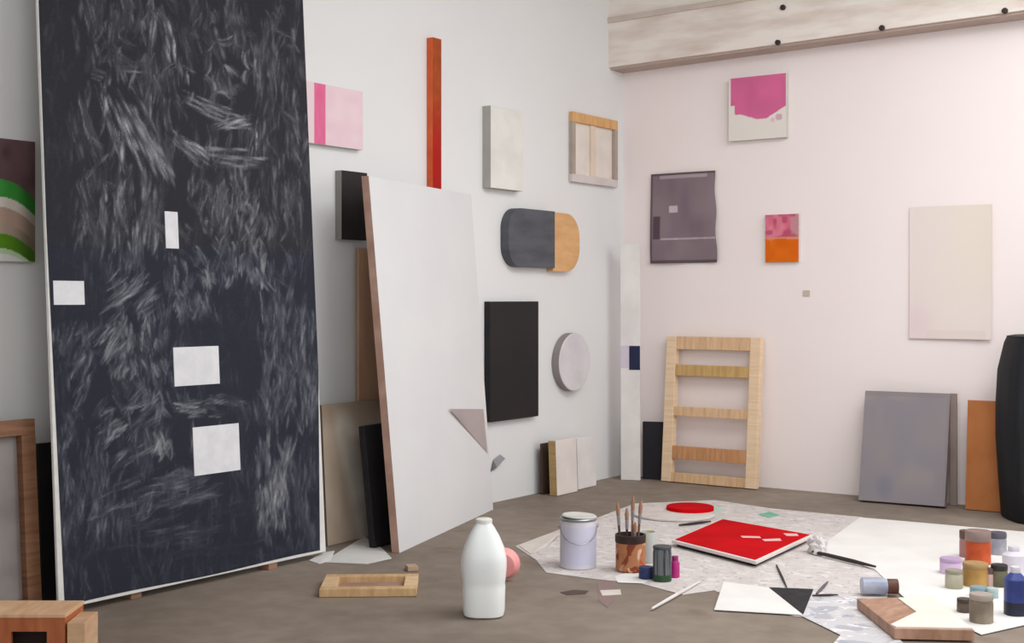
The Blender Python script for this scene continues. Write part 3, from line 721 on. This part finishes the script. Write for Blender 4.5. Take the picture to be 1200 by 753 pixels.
def make_brush(label, hcol, ln=.21):
    b_ = thing('paint_brush', label, 'brush', Matrix.Identity(4), 'brushes in the jar')
    bm = B(); tube(bm, [(0,0,0),(0,0,ln*.3),(0,0,ln*.55),(0,0,ln*.66)], [.0025,.004,.0045,.0045], 10); obj('handle', bm, wood('brush_'+str(hcol), hcol, tuple(x*.8 for x in hcol)), b_, None, 0, True)
    bm = B(); tube(bm, [(0,0,ln*.65),(0,0,ln*.8)], [.0052,.0065], 12); obj('ferrule', bm, TIN, b_, None, 0, True)
    bm = B(); tube(bm, [(0,0,ln*.8),(0,0,ln*.9),(0,0,ln)], [.0065,.0078,.003], 12); obj('bristles', bm, mat('bristle', (172,132,110), .8, (150,110,90), 40, (1,1,.1)), b_, None, 0, True)
    return b_
specs = [(-.75,.1,-.06,.0,.22,'thin brush in jar standing nearest the paint can',(96,72,64)),
         (-.3,-.2,.0,.05,.2,'dark-handled brush in jar, second from the paint can',(70,54,50)),
         (.1,.3,.02,-.05,.245,'tallest brush in jar, pale head up behind the others',(176,120,96)),
         (.45,-.1,.08,.02,.23,'brush in jar leaning slightly towards the red round painting',(140,92,76)),
         (.2,-.45,.05,.06,.15,'short grey brush in front part of jar',(110,112,122))]
for dx, dy, tx, ty, ln, lab, hc in specs:
    b_ = make_brush(lab, hc, ln+.02)
    b_.matrix_world = RJ @ Matrix.Translation((dx*R*.8, dy*R*.8, .009)) @ Matrix.Rotation(tx, 4, 'Y') @ Matrix.Rotation(-ty, 4, 'X')

# ------------------------------------------------------------------ pots
def pot(name, label, cat, px, py, wpx, hpx, body, lid=None, group=None, lidfrac=.2, sq=2.0, neck=1.0, rough=.4, band=None, z=.0025, rot=0):
    if group: wpx *= 1.13; hpx *= 1.1
    p = at_z(px, py, 0); s = scale_at(p); r = wpx/2*s; hh = hpx*s
    q = CAM-p; q.z = 0; q.normalize()
    o = thing(name, label, cat, Matrix.Translation((p.x-q.x*r, p.y-q.y*r, z)) @ Matrix.Rotation(CR+rot, 4, 'Z'), group)
    hb = hh*(1-lidfrac) if lid else hh
    if lid: pr = [(r*.9,0),(r,.004),(r,hb*.85),(r*neck*.95,hb)]
    else: pr = [(r*.9,0),(r,.004),(r,hb),(r*.9,hb),(r*.88,hb*.4),(.001,hb*.4)]
    bm = B(); lathe(bm, pr, 32, sq, close=bool(lid)); obj('body', bm, body, o, None, 0, True)
    if lid:
        bm = B(); lathe(bm, [(r*neck*.97,hb),(r*neck,hb+.002),(r*neck,hh-.003),(r*neck*.95,hh)], 32, sq); obj('lid', bm, lid, o, None, 0, True)
    if band:
        bm = B(); lathe(bm, [(r*1.006,hb*band[0]),(r*1.012,hb*band[0]+.001),(r*1.012,hb*band[1]),(r*1.006,hb*band[1]+.001)], 32, sq, close=False); obj('label_band', bm, band[2], o, None, 0, True)
    return o
C = lambda n, rgb, rgb2=None, rough=.45: mat(n, rgb, rough, rgb2, 14)
pot('metal_tin', 'tall dark glossy tin with green base band beside the brush jar', 'tin', 776, 683, 22, 41, mat('dark_gloss', (58,56,62), .25, (112,118,122), 3, (22,22,1), lo=.45, hi=.58), C('tin_top', (72,76,80)), lidfrac=.08, band=(.02,.2,C('green_band', (44,74,48))))
pot('paint_tube', 'magenta paint tube standing right beside the dark glossy tin', 'paint tube', 791, 678, 11, 25, C('magenta', (184,52,128), (168,40,114)), C('magenta_cap', (150,52,110)), lidfrac=.2, neck=.7)
pot('paint_pot', 'navy blue paint pot between the brush jar and dark tin', 'paint pot', 757, 680, 17, 14, C('navy_pot', (44,54,98)), C('navy_lid', (54,62,104)), lidfrac=.25)
pot('glass_jar', 'cloudy glass jar with yellow smears behind the navy pot', 'jar', 759, 661, 20, 36, splatter_mat('cloudy_glass', (188,192,190), [((208,196,110),14,.58,3),((206,212,216),10,.55,6)]), None)
p = at_z(738, 680); 
# small cluster right of centre: jar on its side
p = at_z(1032, 700); bm = B(); s = scale_at(p); r = 10*s
o = thing('glass_jar', 'blue-grey glass jar with brown cap lying on its side', 'jar', Matrix.Translation((p.x, p.y+r, r+.005)) @ Matrix.Rotation(CR-.1, 4, 'Z') @ Matrix.Rotation(math.pi/2, 4, 'Y'))
lathe(bm, [(r*.85,-.075),(r,-.07),(r,.0),(r*.8,.012)], 28); obj('body', bm, C('blue_glass', (150,156,178), (176,180,196), .25), o, None, 0, True)
bm = B(); lathe(bm, [(r*.82,.012),(r*.88,.014),(r*.88,.045),(r*.84,.047)], 28); obj('cap', bm, C('brown_cap', (112,72,58), (84,54,46)), o, None, 0, True)
G = 'jars and pots on the large white paper'
pot('glass_jar', 'rust orange paint jar with grey-brown lid, tallest of the pots', 'jar', 1146, 664, 26, 36, C('rust', (200,88,40), (166,66,34)), C('dull_lid', (140,120,114)), G, .3)
pot('glass_jar', 'dull rose jar with dark lid close behind rust orange jar', 'jar', 1133, 655, 15, 29, C('rose_jar', (176,130,126)), C('umber_lid', (104,80,74)), G, .3)
pot('glass_jar', 'grey glass jar with dark lid at the back of pots, near black case', 'jar', 1169, 652, 18, 24, C('grey_glass', (176,174,184), (140,138,150)), C('dark_lid', (92,88,100)), G, .25)
pot('paint_tub', 'lilac paint tub with pale lid at the left edge of pots', 'paint tub', 1114, 675, 22, 17, C('lilac', (206,176,214), (214,190,220)), C('lilac_lid', (186,158,196)), G, .25)
pot('glass_jar', 'olive grey jar in front of the lilac tub', 'jar', 1118, 692, 18, 20, C('olive_glass', (164,160,136), (188,182,164)), C('olive_lid', (150,146,128)), G, .2)
pot('glass_jar', 'ochre paint jar in front of rust orange jar', 'jar', 1143, 690, 26, 25, C('ochre', (184,146,84), (160,120,64)), C('ochre_lid', (170,138,92)), G, .2)
pot('glass_jar', 'dark olive bottle-green jar with black lid right of ochre jar', 'jar', 1171, 690, 17, 24, C('dark_olive', (84,84,66), (110,106,84)), C('black_lid', (48,46,44)), G, .25)
pot('glass_jar', 'small pink jar squeezed between ochre and dark olive jars', 'jar', 1160, 689, 9, 20, C('pink_jar', (204,174,172)), C('plum_lid', (104,80,84)), G, .3)
pot('paint_tub', 'low teal-blue tub in front of the ochre jar', 'paint tub', 1147, 702, 18, 11, C('teal', (110,136,150), (136,160,168)), C('teal_lid', (130,156,164)), G, .3)
pot('paint_tub', 'low pale aqua tub beside the low teal-blue tub', 'paint tub', 1163, 703, 12, 11, C('aqua', (164,190,194)), C('aqua_lid', (180,200,200)), G, .3)
pot('glass_jar', 'brownish glass jar in front of all the pots', 'jar', 1150, 733, 24, 31, C('taupe_glass', (150,138,122), (120,108,94)), C('taupe_lid', (172,160,150)), G, .2)
pot('glass_jar', 'dark brown jar beside cream-topped panel corner', 'jar', 1130, 720, 15, 15, C('dark_brown', (90,78,68), (120,106,96)), C('dk_lid', (78,70,64)), G, .3)
pot('plastic_bottle', 'blue plastic bottle with dark base at the far right of pots', 'bottle', 1190, 724, 22, 52, C('blue_plastic', (62,78,150), (50,62,122)), C('white_cap', (220,216,226)), G, .12, 2.6, .45, band=(.0,.32,C('dark_base', (40,42,62))))
pot('plastic_bottle', 'white plastic bottle standing behind the blue bottle', 'bottle', 1188, 680, 22, 34, C('white_plastic', (222,216,228)), C('white_cap', (220,216,226)), G, .14, 2.4, .5)

# ------------------------------------------------------------------ rag, sticks
rng = random.Random(5)
p = at_z(955, 650); bm = B(); bmesh.ops.create_icosphere(bm, subdivisions=4, radius=1)
for v in bm.verts:
    d = .72+.5*vn(v.co.x*2.6+9, v.co.y*2.6+v.co.z*3+7)+.2*vn(v.co.x*7, v.co.z*7+v.co.y*5)
    v.co = Vector((v.co.x*.034*d, v.co.y*.05*d, max(-.02, v.co.z*.04*d)))
tag(obj('paint_rag', bm, mat('rag', (214,210,210), .9), None, Matrix.Translation((p.x, p.y+.03, .0245)) @ Matrix.Rotation(CR, 4, 'Z'), 0, True), 'crumpled white rag between red painting and large white paper', 'rag')
def stick(name, label, cat, a, b, r, m, z=.006):
    p, q = at_z(*a), at_z(*b); c = (p+q)/2; d = q-p
    bm = B(); tube(bm, [-d/2, -d/6, d/6, d/2], [r*.7, r, r, r*.5], 8)
    return tag(obj(name, bm, m, None, Matrix.Translation((c.x, c.y, z+r)), 0, True), label, cat)
DK = mat('dark_stick', (52,48,46), .6)
stick('paint_stick', 'long dark stick lying along the edge of large white paper', 'stick', (952,650), (1026,668), .008, DK, .006)
stick('paint_stick', 'dark thin stick lying in front of the red round painting', 'stick', (796,617.5), (833,613), .006, DK, .0035)
stick('paint_stick', 'white flat stick lying diagonally below the magenta tube', 'stick', (764,716), (820,684), .006, mat('white_stick', (222,216,216), .7), .003)
stick('paint_brush', 'small dark brush lying beside the black paper triangle', 'brush', (952,701), (982,700), .004, DK, .006)
stick('paint_brush', 'small grey brush lying behind the black paper triangle', 'brush', (957,698), (970,684), .005, mat('grey_stick', (100,94,104), .6), .003)
stick('twig', 'short dark twig on drop sheet between red painting and black triangle', 'twig', (910,664), (922,690), .004, DK, .003)

# ------------------------------------------------------------------ wood on the floor
# flat frame
A_ = [at_z(x, y, .0) for x, y in ((374,700),(488,699))]; x = (A_[1]-A_[0]); wd = x.length; x.normalize(); y = Vector((0,0,1)).cross(x)
dp = .24; Hf = .028
R4 = Matrix((x, y, Vector((0,0,1)))).transposed().to_4x4()
o = thing('flat_stretcher', 'small pine frame lying flat on concrete before the dark painting', 'frame', Matrix.Translation((A_[0].x, A_[0].y, .001)) @ R4)
FP = wood('frame_pine', (214,180,138), (192,154,110), (30,6,6)); s = .05
boxobj('rail', (0, wd, 0, s*.8, 0, Hf), FP, o); boxobj('rail', (0, wd, dp-s*.8, dp, 0, Hf), FP, o)
boxobj('stile', (0, s, s*.8, dp-s*.8, 0, Hf), wood('frame_pine_pale', (226,196,156), (206,172,130), (6,30,6)), o); boxobj('stile', (wd-s*.9, wd, s*.8, dp-s*.8, 0, Hf), wood('frame_pine_pale', (226,196,156), (206,172,130), (6,30,6)), o)
boxobj('panel', (s, wd-s*.9, s*.8, dp-s*.8, 0, .006), mat('mauve_board', (168,138,126), .8, (150,120,108), 9), o, bevel=0)
p = at_z(478, 671); bm = B(); box(bm, -.02, .02, 0, .05, 0, .018)
tag(obj('wood_block', bm, wood('loose_block', (196,170,146), (176,148,122)), None, Matrix.Translation((p.x, p.y+.03, .001)) @ Matrix.Rotation(CR+.3, 4, 'Z'), .002), 'small loose wood block behind the flat pine frame', 'block')
# cream-topped panel
zt = .04; P = [at_z(x, y, zt) for x, y in ((1048,735),(1142,737),(1092,698),(1004,700))]; c = sum(P, Vector())/4; c.z = 0
o = thing('plywood_slab', 'shallow wooden panel with cream top lying at the front of large paper', 'panel', Matrix.Translation((c.x, c.y, .006)))
loc = [((p_-c).x, (p_-c).y) for p_ in P]
bm = B(); prism(bm, loc, 'z', 0, zt-.008); obj('base', bm, wood('panel_wood', (186,148,126), (150,112,90), (20,6,6)), o, None, .002)
Q = [at_z(x, y, zt) for x, y in ((1044,731.5),(1050,734.5),(1139,736),(1092,699),(1052,700.5),(1074,717))]
bm = B(); prism(bm, [((p_-c).x, (p_-c).y) for p_ in Q], 'z', zt-.008, zt-.004); obj('cream_top', bm, mat('cream_board', (234,226,214), .8), o)['label'] = 'cream painted top'
# wooden box in the corner of the view
p0 = at_z(-60, 752, .125); zt = .125
fr_ = at_z(76, 719, zt); x = Vector((UB[0], UL[0], 0)); y = Vector((UB[1], UL[1], 0))
o = thing('wooden_box', 'reddish wooden box with dark slot, on floor below the brown frame', 'box', Matrix((x, y, Vector((0,0,1)))).transposed().to_4x4())
o.matrix_world = Matrix.Translation((fr_.x, fr_.y, .001)) @ o.matrix_world
BW = wood('box_red_wood', (188,112,72), (164,90,54), (20,4,4)); LT = wood('box_pale_wood', (224,186,150), (204,162,124), (20,4,4))
L_ = .38; D_ = .16
bm = B(); sl = (-.15, -.05)
box(bm, -L_, sl[0], 0, .014, 0, zt-.012); box(bm, sl[1], 0, 0, .014, 0, zt-.012); box(bm, sl[0], sl[1], 0, .014, .075, zt-.012); box(bm, sl[0], sl[1], 0, .014, 0, .035)
obj('front', bm, BW, o)
boxobj('end', (-.014, 0, .014, D_, 0, zt-.012), BW, o); boxobj('end', (-L_, -L_+.014, .014, D_, 0, zt-.012), BW, o)
boxobj('back', (-L_+.014, -.014, D_-.014, D_, 0, zt-.012), BW, o)
boxobj('top', (-L_-.004, .002, -.003, D_+.002, zt-.012, zt), LT, o)
boxobj('interior', (-L_+.014, -.014, .04, D_-.014, 0, .09), mat('box_inside', (52,36,32), .8), o)
bm = B(); box(bm, .0, .05, .0, .13, 0, .1)
q = at_z(76, 719, .1); tag(obj('wood_block', bm, wood('end_block', (218,182,148), (196,156,122), (6,6,30)), None, Matrix.Translation((fr_.x+x.x*.006, fr_.y+x.y*.006, .001)) @ R4, .002), 'pale wood block standing against the end of reddish box', 'block')
